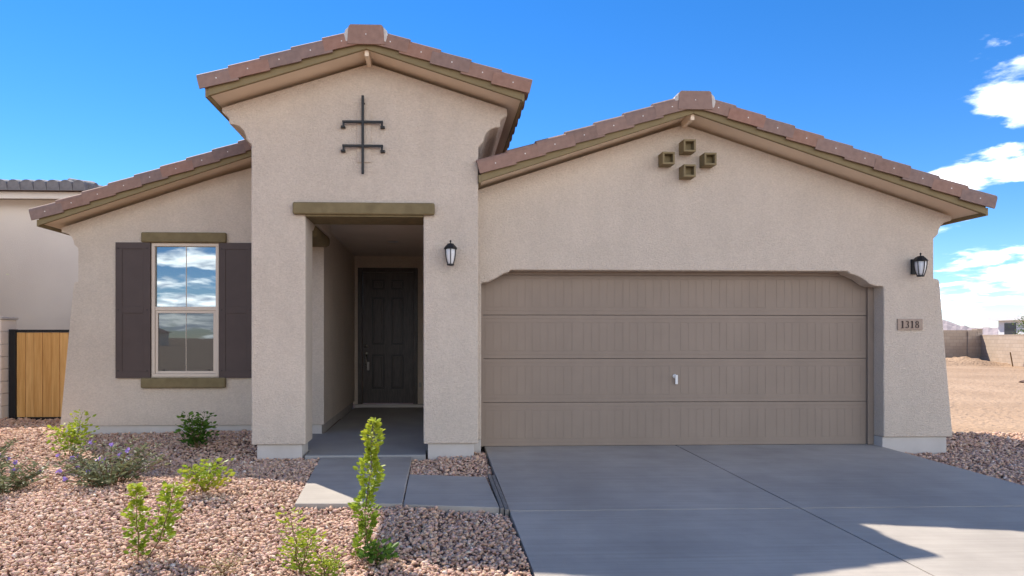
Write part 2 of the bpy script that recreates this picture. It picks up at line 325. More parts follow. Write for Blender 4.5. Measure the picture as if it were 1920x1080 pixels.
WALK1 = [(-1.163, 5.50), (-0.285, 5.47), (-0.285, 7.60), (-1.32, 7.60)]
WALK2 = [(-0.275, 5.46), (0.50, 5.33), (0.475, 6.50), (-0.275, 6.66)]
def inpoly(x, y, P):
    c = False; n = len(P)
    for i in range(n):
        (xa, ya), (xb, yb) = P[i], P[(i + 1) % n]
        if (ya > y) != (yb > y) and x < (xb - xa) * (y - ya) / (yb - ya) + xa: c = not c
    return c
def blocked(x, y):
    if inpoly(x, y, WALK1) or inpoly(x, y, WALK2): return True
    if x < -2.03 and x > -5.13 and y > 9.37: return True
    if -2.02 < x < -1.5 and y > 7.63: return True
    if -1.5 <= x < -0.12 and y > 7.60: return True
    if -0.12 <= x < 0.41 and y > 7.63: return True
    if 0.41 <= x and x < 5.5 and (y > 7.95 or x > 0.56): return True
    if 5.4 < x < 6.2 and y > 7.92: return True
    if x > 5.5 and x < 6.35 and y > 8.3: return True
    if 0.50 < x < 0.58 and 5.3 < y < 6.5: return True
    return False
def icos():
    t = (1 + 5 ** .5) / 2
    v = np.array([(-1, t, 0), (1, t, 0), (-1, -t, 0), (1, -t, 0), (0, -1, t), (0, 1, t), (0, -1, -t), (0, 1, -t), (t, 0, -1), (t, 0, 1), (-t, 0, -1), (-t, 0, 1)], float)
    f = np.array([(0, 11, 5), (0, 5, 1), (0, 1, 7), (0, 7, 10), (0, 10, 11), (1, 5, 9), (5, 11, 4), (11, 10, 2), (10, 7, 6), (7, 1, 8), (3, 9, 4), (3, 4, 2), (3, 2, 6), (3, 6, 8), (3, 8, 9), (4, 9, 5), (2, 4, 11), (6, 2, 10), (8, 6, 7), (9, 8, 1)])
    return v / np.linalg.norm(v[0]), f
def stones(name, regions, seed, label):
    rng = np.random.default_rng(seed); IV, IF = icos(); V = []; T = []
    for (x0, x1, y0, y1, dens, r0, r1) in regions:
        n = int((x1 - x0) * (y1 - y0) * dens)
        px = rng.uniform(x0, x1, n); py = rng.uniform(y0, y1, n)
        for x, y in zip(px, py):
            if blocked(x, y): continue
            r = rng.uniform(r0, r1) * (1.5 if rng.random() < 0.07 else (0.6 if rng.random() < 0.3 else 1))
            sc = np.array([r * rng.uniform(0.9, 1.6), r * rng.uniform(0.65, 1.05), r * rng.uniform(0.5, 0.85)])
            v = IV * (1 + rng.uniform(-0.42, 0.30, (12, 1))) * sc
            a = rng.uniform(0, 6.283); b = rng.uniform(-1.2, 1.2)
            ca, sa, cb, sb = math.cos(a), math.sin(a), math.cos(b), math.sin(b)
            Rm = np.array([[ca, -sa, 0], [sa, ca, 0], [0, 0, 1]]) @ np.array([[1, 0, 0], [0, cb, -sb], [0, sb, cb]])
            v = v @ Rm.T
            v += (x, y, gh(x, y) + rng.uniform(-0.016, 0.014))
            V.append(v); tt = rng.beta(2.2, 2.2); T.append(tt)
    n = len(V); V = np.concatenate(V); F = (IF[None] + (np.arange(n) * 12)[:, None, None]).reshape(-1, 3)
    me = bpy.data.meshes.new(name)
    me.vertices.add(len(V)); me.vertices.foreach_set('co', V.ravel())
    me.loops.add(len(F) * 3); me.loops.foreach_set('vertex_index', F.ravel().astype(np.int32))
    me.polygons.add(len(F)); me.polygons.foreach_set('loop_start', np.arange(0, len(F) * 3, 3, dtype=np.int32))
    me.update(calc_edges=True)
    at = me.attributes.new('tone', 'FLOAT', 'POINT'); at.data.foreach_set('value', np.repeat(np.array(T), 12).astype(np.float32))
    me.materials.append(M['gravel']); o = bpy.data.objects.new(name, me); scn.collection.objects.link(o)
    tag(o, label, 'gravel', kind='stuff'); return o
stones('gravel', [(-4.2, 0.56, 2.9, 5.2, 2700, 0.009, 0.0175), (-6.5, 0.56, 5.2, 7.4, 1900, 0.010, 0.0195), (-8.5, 0.56, 7.4, 9.4, 1150, 0.012, 0.023),
                  (-9.4, -5.0, 9.3, 11.1, 600, 0.016, 0.03), (-6.5, -4.2, 2.9, 5.2, 900, 0.015, 0.026), (-4.5, 0.56, 1.6, 2.9, 700, 0.014, 0.026), (-9.4, -6.5, 3.5, 7.4, 450, 0.018, 0.03)],
       11, 'pink and brown crushed gravel covering the front yard left of the driveway')
stones('gravel', [(5.45, 9.0, 4.2, 8.3, 1300, 0.011, 0.022), (6.1, 10.4, 8.3, 9.7, 500, 0.015, 0.028), (9.0, 10.4, 4.2, 8.3, 450, 0.016, 0.03), (5.45, 9.5, 2.6, 4.2, 500, 0.016, 0.028)],
       12, 'pink and brown crushed gravel right of the driveway beside the pier')

# concrete
def dz(y): return -0.002 - 0.02 * max(0, 8.1 - y) if y > -4 else -0.245
def slab(pts, name, parent, mt, zf, thick=0.12, bev=0.006):
    n = len(pts); b = MB()
    b.add([(x, y, zf(y)) for x, y in pts] + [(x, y, zf(y) - thick) for x, y in pts],
          [tuple(range(n)), tuple(range(2 * n - 1, n - 1, -1))] + [((i + 1) % n, i, n + i, n + (i + 1) % n) for i in range(n)])
    return b.build(name, mt, parent, bevel=bev)
dw = MB(); dw.add([(0.585, 8.05, dz(8.05) - 0.03), (5.42, 8.05, dz(8.05) - 0.03), (5.42, -4, dz(-4 + .001) - 0.03), (0.585, -4, dz(-4 + .001) - 0.03)], [(0, 1, 2, 3)])
drive = tag(dw.build('driveway', 'joint'), kind='structure')
J = 0.007
for (x0, x1) in ((0.58, 2.945), (2.945, 5.43)):
    for (y1, y0) in ((8.12, 5.30), (5.30, 2.3), (2.3, -0.8), (-0.8, -4.0)):
        xr = x1 + (0.0 if x1 < 5 else 0.0)
        slab([(x0 + J * (x0 > 1), y0 + J), (x1 - J * (x1 < 4), y0 + J), (x1 - J * (x1 < 4), y1 - J * (y1 < 8)), (x0 + J * (x0 > 1), y1 - J * (y1 < 8))], 'concrete_slab', drive, 'concrete', dz, bev=0.003)
wk = MB(); wk.add([(-1.15, 5.52, -0.06), (-0.28, 5.49, -0.06), (-0.28, 7.58, -0.06), (-1.3, 7.58, -0.06), (-0.28, 5.47, -0.062), (0.49, 5.35, -0.062), (0.465, 6.48, -0.062), (-0.28, 6.63, -0.062)], [(0, 1, 2, 3), (4, 5, 6, 7)])
walk = tag(wk.build('walkway', 'joint'), kind='structure')
slab(WALK1, 'concrete_slab', walk, 'concrete', lambda y: -0.032, 0.1)
slab(WALK2, 'concrete_slab', walk, 'concrete', lambda y: -0.036, 0.1)
MB().box(0.505, 0.535, 5.30, 6.62, -0.12, -0.034).box(0.54, 0.572, 5.28, 6.60, -0.12, -0.038).build('expansion_joint_board', 'wood_joint', walk, bevel=0.004)
pf = slab([(-1.50, 7.615), (-0.13, 7.615), (-0.13, 8.0), (0.1, 8.0), (0.1, 12.85), (-1.58, 12.85), (-1.58, 9.36), (-2.05, 9.36), (-2.05, 8.0), (-1.50, 8.0)], 'porch_floor', None, 'concrete_porch', lambda y: -0.012, 0.14, 0.008)
tag(pf, kind='structure')
st = MB(); st.box(-60, 60, -13, -5, -0.26, -0.2); tag(st.build('street', 'street'), kind='structure')
st = MB(); st.box(-60, 60, -5, -3.9, -0.3, -0.19); tag(st.build('street_pavement', 'concrete'), kind='structure')

# ------------------------------------------------------------------ house
house = tag(empty('house', (0, 8, 0)), 'single-storey beige stucco house with tiled gables, tall entry tower and two-car garage', 'house')
HOFF = Matrix.Translation((0, -8, 0))
def hp(o): o.parent = house; o.matrix_parent_inverse = HOFF; return o      # meshes are in world coordinates
SCR = 0.116
def arc(cx, cz, r, a0, a1, n=6): return [(cx + r * math.cos(R(a0 + (a1 - a0) * i / n)), cz + r * math.sin(R(a0 + (a1 - a0) * i / n))) for i in range(n + 1)]

# garage front wall (Y 7.88 - 8.10)
SL = 0.325
GA = 3.88                                                # wall top at the apex, under the roof deck
def gz(x): return GA - SL * abs(x - 2.95)
cornR = [(6.034, 2.531), (6.058, 2.548), (6.075, 2.566), (6.092, 2.580), (6.094, 2.602)] + [(6.26 - 0.163 * math.cos(R(a)), 2.602 + 0.145 * math.sin(R(a))) for a in (15, 35, 55, 75, 90)]
gw = [(0.523, SCR), (0.523, 1.972), (0.60, 1.985), (0.70, 2.03), (0.79, 2.085), (0.845, 2.10), (0.870, 2.128), (4.966, 2.128), (4.985, 2.10), (5.05, 2.085), (5.15, 2.04), (5.24, 1.975), (5.31, 1.95), (5.41, 1.945), (5.41, SCR),
      (6.275, SCR), (6.185, 1.1), (6.110, 2.0), (6.094, 2.035), (6.034, 2.045)] + cornR + [(6.262, gz(6.262)), (2.95, GA), (0.47, gz(0.47)), (0.47, SCR)]
hp(MB().prism(gw, 7.88, 8.10).build('garage_wall', 'stucco', bevel=0.014))
# house side wall on the right with its eave moulding, and the bodies behind
side = [(5.9, -0.2), (6.034, -0.2)] + cornR + [(6.262, 2.80), (5.9, 2.90)]
hp(MB().prism(side, 8.102, 19.5).build('side_wall', 'stucco'))
hp(MB().prism([(5.44, -0.2), (6.214, -0.2), (6.214, SCR - 0.002), (5.44, SCR - 0.002)], 7.91, 8.35).box(5.415, 5.44, 7.91, 8.098, -0.2, SCR - 0.002).build('foundation', 'found'))
# garage interior box keeps light out
hp(MB().box(0.3, 5.9, 8.25, 8.3, -0.1, 3.0).build('garage_back_panel', 'joint'))

# entry tower
TA = 4.43
def tz(x): return TA - 0.315 * abs(x + 0.765)
def corn_t(xw, s): return [(xw, 3.50), (xw + s * 0.024, 3.517), (xw + s * 0.04, 3.54), (xw + s * 0.058, 3.55), (xw + s * 0.06, 3.572)] + [(xw + s * (0.225 - 0.163 * math.cos(R(a))), 3.572 + 0.15 * math.sin(R(a))) for a in (15, 35, 55, 75, 90)] + [(xw + s * 0.25, 3.73), (xw + s * 0.25, 3.80), (xw + s * 0.33, 3.86), (xw + s * 0.33, tz(xw + s * 0.33))]
tw = [(-1.482, SCR), (-1.482, 2.722), (-0.154, 2.722), (-0.154, SCR), (0.47, SCR)] + corn_t(0.47, 1) + [(-0.765, TA)] + corn_t(-2.088, -1)[::-1] + [(-2.088, SCR)]
hp(MB().prism(tw, 7.58, 8.0).build('tower_front_wall', 'stucco', bevel=0.014))
# tower sides: left one has an opening with a curved corner, right one is solid
lw = [(8.002, 2.60), (8.04, 2.60), (8.09, 2.615), (8.15, 2.66), (8.22, 2.70), (8.27, 2.722), (9.35, 2.722), (9.35, 3.9), (8.002, 3.9)]
hp(MB().prism(lw, -2.088, -1.482, 'x').build('tower_side_wall', 'stucco', bevel=0.012))
sp = corn_t(0.47, 1); hp(MB().prism([(0.1, -0.1), (0.468, -0.1)] + [(p[0] - .002, p[1]) for p in sp] + [(0.1, tz(0.1))], 8.002, 10.5).build('tower_side_wall', 'stucco'))
sp = corn_t(-2.088, -1); hp(MB().prism([(p[0] + .002, p[1]) for p in sp][::-1] + [(-2.0, 3.5), (-2.0, 4.0)], 8.002, 10.5).build('tower_eave_moulding', 'stucco'))
hp(MB().box(-2.035, -1.53, 7.62, 7.98, -0.2, SCR - 0.002).build('foundation', 'found', bevel=0.006))
hp(MB().box(-0.105, 0.422, 7.62, 7.98, -0.2, SCR - 0.002).box(0.41, 0.5225, 7.93, 8.099, -0.2, SCR - .004).build('foundation', 'found', bevel=0.006))
hp(MB().box(-1.60, -0.10, 8.0, 12.9, 2.89, 2.95).box(-0.10, 0.2, 8.0, 12.9, 2.89, 2.95).build('porch_ceiling', 'ceil'))
hp(MB().box(-1.482, -0.154, 8.002, 8.10, 2.722, 2.89).build('porch_header', 'stucco'))
# olive lintel
hp(MB().box(-1.619, -0.027, 7.52, 7.579, 2.708, 2.846).build('lintel', 'olive_rough', bevel=0.022, seg=3))
hp(MB().box(-1.481, -0.155, 7.56, 8.104, 2.690, 2.7205).build('lintel_soffit', 'olive_rough'))
hp(MB().box(-2.05, -1.4845, 8.33, 9.345, 2.58, 2.7215).build('side_lintel', 'olive_rough', bevel=0.05, seg=4))
# left wing wall with window opening
def wz(x): return 2.90 + (x + 5.3) * 0.338 - 0.12
cornL = [(-4.923, 2.556), (-4.947, 2.573), (-4.962, 2.590), (-4.979, 2.604), (-4.981, 2.626)] + [(-5.147 + 0.163 * math.cos(R(a)), 2.626 + 0.145 * math.sin(R(a))) for a in (15, 35, 55, 75, 90)]
WX0, WX1, WZ0, WZ1 = -3.929, -3.014, 0.782, 2.627
wp = [(WX0, SCR), (WX0, wz(WX0))] + [(-5.149, wz(-5.149))] + cornL[::-1] + [(-4.923, 2.094), (-4.975, 2.083), (-4.99, 2.0), (-5.075, 1.1), (-5.166, SCR)]
w = MB().prism(wp[::-1], 9.35, 9.55)
w.prism([(WX0, SCR), (WX1, SCR), (WX1, WZ0), (WX0, WZ0)], 9.35, 9.55)
w.prism([(WX0, WZ1), (WX1, WZ1), (WX1, wz(WX1)), (WX0, wz(WX0))], 9.35, 9.55)
w.prism([(WX1, SCR), (-1.575, SCR), (-1.575, wz(-1.8)), (WX1, wz(WX1))], 9.35, 9.55)
hp(w.build('wing_wall', 'stucco'))
hp(MB().box(-5.13, -1.61, 9.385, 9.54, -0.2, SCR - 0.002).box(-1.75, -1.61, 9.54, 12.84, -0.2, SCR - .004).build('foundation', 'found'))
side = [(-4.8, -0.2), (-4.923, -0.2)] + cornL + [(-5.149, 2.80), (-4.8, 2.85)]
hp(MB().prism(side, 9.552, 19.5).build('side_wall', 'stucco'))
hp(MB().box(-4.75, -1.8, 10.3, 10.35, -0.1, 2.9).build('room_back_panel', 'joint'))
# entry passage
hp(MB().box(-1.80, -1.578, 9.552, 12.848, SCR, 2.888).build('passage_wall', 'stucco'))
hp(MB().box(0.10, 0.3, 10.5, 12.848, -0.05, 2.888).build('passage_wall', 'stucco'))
hp(MB().box(-1.80, -1.52, 12.85, 13.0, 0.05, 2.888).box(-0.372, 0.3, 12.85, 13.0, 0.05, 2.888).box(-1.52, -0.372, 12.85, 13.0, 2.668, 2.888).build('door_wall', 'stucco'))
hp(MB().box(-1.578, 0.1, 12.80, 12.95, -0.03, 0.048).build('threshold', 'found', bevel=0.01))

# front door
fd = hp(empty('front_door', (-0.94, 12.85, 0))); fd.matrix_parent_inverse = HOFF
def fp(o): o.parent = fd; o.matrix_parent_inverse = Matrix.Translation((0.94, -12.85, 0)); return o
fp(MB().box(-1.518, -1.43, 12.84, 12.99, 0.05, 2.665).box(-0.46, -0.374, 12.84, 12.99, 0.05, 2.665).box(-1.43, -0.46, 12.84, 12.99, 2.585, 2.665).build('door_frame', 'door', bevel=0.008))
leaf = MB().box(-1.428, -0.462, 12.90, 12.94, 0.062, 2.583)
fp(leaf.build('door_leaf', 'door'))
def panel(x0, x1, z0, z1):
    p = MB()
    b = 0.028
    p.box(x0, x1, 12.885, 12.8995, z0, z0 + b).box(x0, x1, 12.885, 12.8995, z1 - b, z1).box(x0, x0 + b, 12.885, 12.8995, z0 + b, z1 - b).box(x1 - b, x1, 12.885, 12.8995, z0 + b, z1 - b)
    fp(p.build('panel_moulding', 'door_moulding', bevel=0.006))
    fp(MB().box(x0 + b + .02, x1 - b - .02, 12.886, 12.8995, z0 + b + .02, z1 - b - .02).build('door_panel', 'door', bevel=0.006))
for (x0, x1) in ((-1.255, -1.015), (-0.885, -0.645)):
    panel(x0, x1, 2.25, 2.44); panel(x0, x1, 1.19, 2.10); panel(x0, x1, 0.335, 1.00)
fp(MB().lathe([(0.001, -0.05), (0.032, -0.045), (0.034, 0.0)], (-1.355, 12.9, 1.16), 14, axis='y').build('deadbolt', 'steel', smooth=True))
fp(MB().lathe([(0.001, -0.05), (0.030, -0.045), (0.032, 0.0)], (-1.355, 12.9, 1.02), 14, axis='y').build('thumb_latch', 'steel', smooth=True))
fp(MB().tube([(-1.355, 12.90, 0.98), (-1.355, 12.83, 0.95), (-1.352, 12.83, 0.84), (-1.352, 12.90, 0.79)], 0.012, 8).lathe([(0.02, -0.012), (0.022, 0)], (-1.352, 12.9, 0.79), 10, axis='y').build('pull_handle', 'steel', smooth=True))
fp(MB().box(-1.34, -1.295, 12.80, 12.815, 0.70, 0.86).build('hanging_tag', 'found', bevel=0.003))
hp(MB().box(-0.345, -0.305, 12.842, 12.85, 0.37, 0.46).build('outlet_cover', 'found', bevel=0.003))
hp(MB().lathe([(0.07, 0.0), (0.085, -0.006), (0.09, 0.0)], (-0.72, 10.9, 2.888), 20).build('recessed_light', 'white', smooth=True))

# window
win = hp(empty('window', (-3.47, 9.38, 0.78))); win.matrix_parent_inverse = HOFF
def wpz(o): o.parent = win; o.matrix_parent_inverse = Matrix.Translation((3.47, -9.38, -0.78)); return o
def ring(b, x0, x1, z0, z1, w_, y0, y1): b.box(x0, x1, y0, y1, z0, z0 + w_).box(x0, x1, y0, y1, z1 - w_, z1).box(x0, x0 + w_, y0, y1, z0 + w_, z1 - w_).box(x1 - w_, x1, y0, y1, z0 + w_, z1 - w_); return b
wpz(ring(MB(), WX0 + .002, WX1 - .002, WZ0 + .002, WZ1 - .002, 0.042, 9.335, 9.42).build('frame', 'winframe', bevel=0.004))
wpz(MB().box(WX0 + .044, WX1 - .044, 9.345, 9.41, 1.70, 1.752).build('meeting_rail', 'winframe', bevel=0.004))
wpz(ring(MB(), WX0 + .046, WX1 - .046, WZ0 + .046, 1.698, 0.035, 9.352, 9.40).build('lower_sash', 'winframe', bevel=0.003))
wpz(MB().box(WX0 + .044, WX1 - .044, 9.376, 9.382, 1.752, WZ1 - .044).build('upper_pane', 'glass_up'))
wpz(MB().box(WX0 + .081, WX1 - .081, 9.372, 9.378, WZ0 + .081, 1.663).build('lower_pane', 'glass_low'))
for (z0, z1) in ((1.752, WZ1 - .044),): wpz(MB().box(-3.476, -3.467, 9.370, 9.3755, z0, z1).build('muntin', 'winframe'))
wpz(MB().box(-3.475, -3.468, 9.367, 9.3715, WZ0 + .081, 1.663).build('muntin', 'winframe'))
for x in (-3.78, -3.16): wpz(MB().box(x - .015, x + .015, 9.358, 9.371, WZ0 + .082, WZ0 + .1).build('screen_tab', 'seal'))
hp(MB().box(-4.059, -2.904, 9.29, 9.349, 2.632, 2.773).build('window_head_trim', 'olive_rough', bevel=0.022, seg=3))
hp(MB().box(-4.059, -2.912, 9.28, 9.349, 0.631, 0.774).build('window_sill_trim', 'olive_rough', bevel=0.022, seg=3))
for (x0, x1) in ((-4.405, -3.937), (-3.006, -2.535)):
    sh = MB().box(x0, x1, 9.318, 9.348, 0.768, 2.632)
    o = hp(sh.build('shutter', 'shutter', bevel=0.004))
    f = MB(); ring(f, x0 + .0, x1 - .0, 0.768, 2.632, 0.09, 9.309, 9.3175); f.box(x0 + .09, x1 - .09, 9.309, 9.3175, 1.66, 1.75)
    r_ = f.build('shutter_rail', 'shutter', bevel=0.003); r_.parent = o
    for zz in (0.87, 1.705, 2.55):
        for xx in (x0 + .04, x1 - .04):
            s_ = MB().lathe([(0.010, -0.004), (0.010, 0.0)], (xx, 9.309, zz), 8, axis='y').build('screw', 'screw'); s_.parent = o

# garage door
gd = hp(empty('garage_door', (2.965, 8.1, 0))); gd.matrix_parent_inverse = HOFF
def gp(o): o.parent = gd; o.matrix_parent_inverse = Matrix.Translation((-2.965, -8.1, 0)); return o
SH = 0.5334
sec0 = None
def section():
    b = MB(); x0, x1 = 0.53, 5.35
    b.box(x0, x1, 8.1025, 8.145, 0.0025, SH - 0.0025)
    b.box(x0, x1, 8.1, 8.1024, 0.004, 0.044).box(x0, x1, 8.1, 8.1024, SH - 0.044, SH - 0.004)
    # stiles and rails around the recessed panel fields
    zb, zt = 0.098, 0.438
    b.box(x0, x1, 8.1, 8.1024, 0.053, zb - .006).box(x0, x1, 8.1, 8.1024, zt + .006, SH - 0.053)
    edges = []
    for k in range(4):
        a = 0.587 + k * 1.2045
        edges += [(a, a + 0.483), (a + 0.574, a + 1.057)]
    prev = x0
    for (a, c) in edges:
        b.box(prev, a - .006, 8.1, 8.1024, zb - .006, zt + .006); prev = c + .006
        n = 5; wd = (c - a) / n
        for i in range(n): b.box(a + i * wd + (.0009 if i else 0), a + (i + 1) * wd - (.0009 if i < n - 1 else 0), 8.1004, 8.1024, zb, zt)
    b.box(prev, x1, 8.1, 8.1024, zb - .006, zt + .006)
    return b
for i in range(4):
    if i == 0: s0 = gp(section().build('door_section', 'door_gar', bevel=0.0015, seg=1))
    else:
        o = s0.copy(); scn.collection.objects.link(o); o.location = (0, 0, i * SH); sN = o
gp(MB().box(0.53, 5.35, 8.108, 8.14, 0.0, 0.006).build('bottom_seal', 'seal'))
gp(MB().box(5.335, 5.408, 8.06, 8.098, 0.0, 2.127).box(0.525, 0.56, 8.085, 8.098, 0.0, 2.1).box(0.53, 5.4, 8.07, 8.098, 2.09, 2.127).build('door_stop_moulding', 'door_gar', bevel=0.004))
hd = MB().lathe([(0.001, -0.014), (0.022, -0.012), (0.027, 0.0)], (2.922, 8.1, 0.85), 12, axis='y').tube([(2.922, 8.09, 0.85), (2.922, 8.06, 0.85)], 0.008, 6)
hd.box(2.914, 2.945, 8.05, 8.062, 0.755, 0.868)
gp(hd.build('handle', 'white', bevel=0.003))

# decorative tube ends in the gable
def tube_box(x, z):
    s = 0.073; b = MB(); t = 0.023
    b.box(x - s, x + s, 7.72, 7.879, z - s, z - s + t).box(x - s, x + s, 7.72, 7.879, z + s - t, z + s).box(x - s, x - s + t, 7.72, 7.879, z - s + t, z + s - t).box(x + s - t, x + s, 7.72, 7.879, z - s + t, z + s - t)
    b.box(x - s + t, x + s - t, 7.80, 7.82, z - s + t, z + s - t)
    hp(b.build('gable_vent_box', 'olive', bevel=0.004))
for (x, z) in ((2.966, 3.582), (2.966, 3.288), (2.716, 3.433), (3.214, 3.428)): tube_box(x, z)
hp(MB().box(-0.905, -0.745, 7.566, 7.579, 3.305, 3.895).build('wall_panel', 'stucco', bevel=0.004))

# ------------------------------------------------------------------ roofs
def rake_tile_mesh(side):
    """one rake tile, local x up the slope, y into the house, z up; side=-1 mirrors for the right-hand rake"""
    L_ = 0.43
    prof = [(0, -0.034), (0, 0.085), (0.012, 0.115), (0.04, 0.132), (0.09, 0.135), (0.14, 0.12), (0.19, 0.09)]
    inn = [(0.19, 0.07), (0.14, 0.10), (0.09, 0.115), (0.04, 0.112), (0.022, 0.09), (0.018, -0.034)]
    pts = prof + inn; b = MB(); n = len(pts)
    for x in (0, L_):
        for (y, z) in pts: b.v.append((side * x, y, z))
    b.f += [tuple(range(n)), tuple(range(2 * n - 1, n - 1, -1))] + [((i + 1) % n, i, n + i, n + (i + 1) % n) for i in range(n)]; b.mi += [0] * (n + 2)
    # nail head spot
    b.lathe([(0.007, -0.004), (0.008, 0.001)], (side * 0.20, 0, 0.035), 6, 1, 'y')
    return b.build('rake_tile', ['tile', 'nail'])
RT = {1: rake_tile_mesh(1), -1: rake_tile_mesh(-1)}
def field(X0, z0, X1, z1, Y0, Y1, parent):
    """barrel tiles over a roof plane from eave (X0,z0) to ridge (X1,z1)"""
    b = MB(); run = abs(X1 - X0); nc = max(1, round(math.hypot(run, z1 - z0) / 0.37)); nyw = int((Y1 - Y0) / 0.30); ny = nyw * 8
    rows = []
    for c in range(nc):
        for e in (0, 1):
            t = (c + e) / nc; lift = 0.035 if e == 0 else 0.0
            rows.append((X0 + (X1 - X0) * t, z0 + (z1 - z0) * t + lift))
    for (x, z) in rows:
        for k in range(ny + 1):
            y = Y0 + (Y1 - Y0) * k / ny; ph = 2 * math.pi * k / 8
            b.v.append((x, y, z + 0.035 * max(-0.25, math.cos(ph)) + 0.012))
    for j in range(len(rows) - 1):
        for k in range(ny): b.f.append((j * (ny + 1) + k, j * (ny + 1) + k + 1, (j + 1) * (ny + 1) + k + 1, (j + 1) * (ny + 1) + k)); b.mi.append(0)
    o = b.build('tile_field', 'tile_field', parent); o['kind'] = 'stuff'; return o
def gable(name, xa, za, s, xl, xr, Y0, Y1, rakes=(True, True), lookouts=(), cut=None):
    """za: fascia top at the apex xa; slope s; eaves at xl and xr (fascia ends)"""
    root = hp(empty(name, (xa, Y0, za))); root.matrix_parent_inverse = HOFF
    inv = Matrix.Translation((-xa, -Y0, -za))
    def rp(o): o.parent = root; o.matrix_parent_inverse = inv; return o
    zf = lambda x: za - s * abs(x - xa)
    # deck: soffit underside + body
    TH = 0.03
    d = MB()
    for (x0, x1) in ((xl, xa), (xa, xr)):
        d.prism([(x0, zf(x0) - 0.055), (x1, zf(x1) - 0.055), (x1, zf(x1) - 0.004), (x0, zf(x0) - 0.004)], Y0 + 0.03, Y1)
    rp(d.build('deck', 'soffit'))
    # barge boards on the rake, fascia along the eaves
    for (x0, x1) in ((xl, xa), (xa, xr)):
        if (x0 == xl and not rakes[0]) or (x1 == xr and not rakes[1]): continue
        a, c = (x0, x1)
        rp(MB().prism([(a, zf(a) - 0.086), (c, zf(c) - 0.086), (c, zf(c)), (a, zf(a))], Y0 - 0.008, Y0 + 0.028).build('barge_board', 'olive', bevel=0.004))
    rp(MB().box(xl - 0.028, xl - 0.001, Y0 - 0.006, Y1, zf(xl) - 0.10, zf(xl) - 0.012).build('eave_fascia', 'olive'))
    rp(MB().box(xr + 0.001, xr + 0.028, Y0 - 0.006, Y1, zf(xr) - 0.10, zf(xr) - 0.012).build('eave_fascia', 'olive'))
    ang = math.atan(s); ex = 0.372
    for sd, x_e in ((1, xl), (-1, xr)):
        if not rakes[0 if sd == 1 else 1]: continue
        x_s = x_e - sd * (0.085 if cut is None or sd == -1 else cut); Ls = abs(xa - x_s) / math.cos(ang); n = int(Ls / ex + 0.5); e2 = (Ls - 0.12) / n
        for i in range(n):
            dist = i * e2
            x = x_s + sd * dist * math.cos(ang); z = zf(x_s) + dist * math.sin(ang) + 0.010 + 0.026
            rot = Matrix.Rotation(-sd * (ang - R(3.6) + random.uniform(-.006, .006)), 4, 'Y')
            o = inst(RT[sd], root, inv @ Matrix.Translation((x, Y0 - 0.045 + random.uniform(-.004, .004), z)) @ rot, 'rake_tile')
    for (a, c) in ((xl, xa), (xa, xr)):
        if (a == xl and not rakes[0]) or (c == xr and not rakes[1]): continue
        rp(MB().prism([(a, zf(a) + 0.001), (c, zf(c) + 0.001), (c, zf(c) + 0.075), (a, zf(a) + 0.075)], Y0 - 0.012, Y0 + 0.12).build('rake_light_filler', 'tile_field'))  # filler strip added behind the rake tiles to block daylight gaps
    # field tiles
    rp(field(xl - 0.10, zf(xl - 0.10) + 0.03, xa, zf(xa) + 0.03, Y0 + 0.14, Y1, None)); rp(field(xr + 0.10, zf(xr + 0.10) + 0.03, xa, zf(xa) + 0.03, Y0 + 0.14, Y1, None))
    # ridge: end cap block with mortar, then barrel ridge tiles
    rc = MB(); zt = za + 0.155
    rc.prism([(xa - 0.20, za - 0.055), (xa + 0.20, za - 0.055), (xa + 0.185, zt - 0.02), (xa + 0.165, zt), (xa - 0.165, zt), (xa - 0.185, zt - 0.02)], Y0 - 0.055, Y0 - 0.03)
    rc.prism([(xa - 0.19, zt - 0.05), (xa + 0.19, zt - 0.05), (xa + 0.185, zt - 0.02), (xa + 0.165, zt), (xa - 0.165, zt), (xa - 0.185, zt - 0.02)], Y0 - 0.03, Y0 + 0.2)
    rc.lathe([(0.007, -0.004), (0.008, 0.001)], (xa, Y0 - 0.055, za + 0.05), 6, 1, 'y')
    rp(rc.build('ridge_end_tile', ['tile', 'nail'], bevel=0.006))
    for sd in (-1, 1):
        mo = MB(); mo.prism([(xa + sd * 0.175, za - 0.03), (xa + sd * 0.225, za - 0.045), (xa + sd * 0.245, za + 0.03), (xa + sd * 0.225, za + 0.10), (xa + sd * 0.18, za + 0.145)][::sd], Y0 - 0.046, Y0 + 0.1)
        rp(mo.build('mortar_fillet', 'mortar', bevel=0.018, seg=3))
    k = 0; y = Y0 + 0.12
    while y < min(Y1, Y0 + 5.0):
        rt = MB(); prof = [(0.15 * math.cos(R(a)), 0.12 * math.sin(R(a))) for a in range(0, 181, 20)]
        rt.prism([(xa + px, za + 0.06 + pz) for px, pz in prof], y, y + 0.40); rp(rt.build('ridge_tile', 'tile', bevel=0.004)); y += 0.36; k += 1
    mo = MB().lathe([(0.15, -0.02), (0.14, 0.05), (0.09, 0.085), (0.001, 0.10)], (xa, Y0 + 0.27, za + 0.11), 14)
    rp(mo.build('mortar_cap', 'mortar', smooth=True))
    for (x, ln) in lookouts:
        zz = zf(x) - 0.06
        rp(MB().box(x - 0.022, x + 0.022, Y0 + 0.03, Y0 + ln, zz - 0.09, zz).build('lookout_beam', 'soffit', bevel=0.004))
    return root
gable('tower_roof', -0.765, 4.535, 0.315, -2.455, 0.925, 7.25, 10.6, lookouts=((-0.765, 0.328),))
gable('garage_roof', 2.945, 3.985, 0.3285, 0.50, 6.40, 7.55, 19.6, lookouts=((2.945, 0.328),), cut=0.025)
gable('wing_roof', -1.5, 4.185, 0.3405, -5.275, 1.2, 9.05, 19.6, rakes=(True, False))

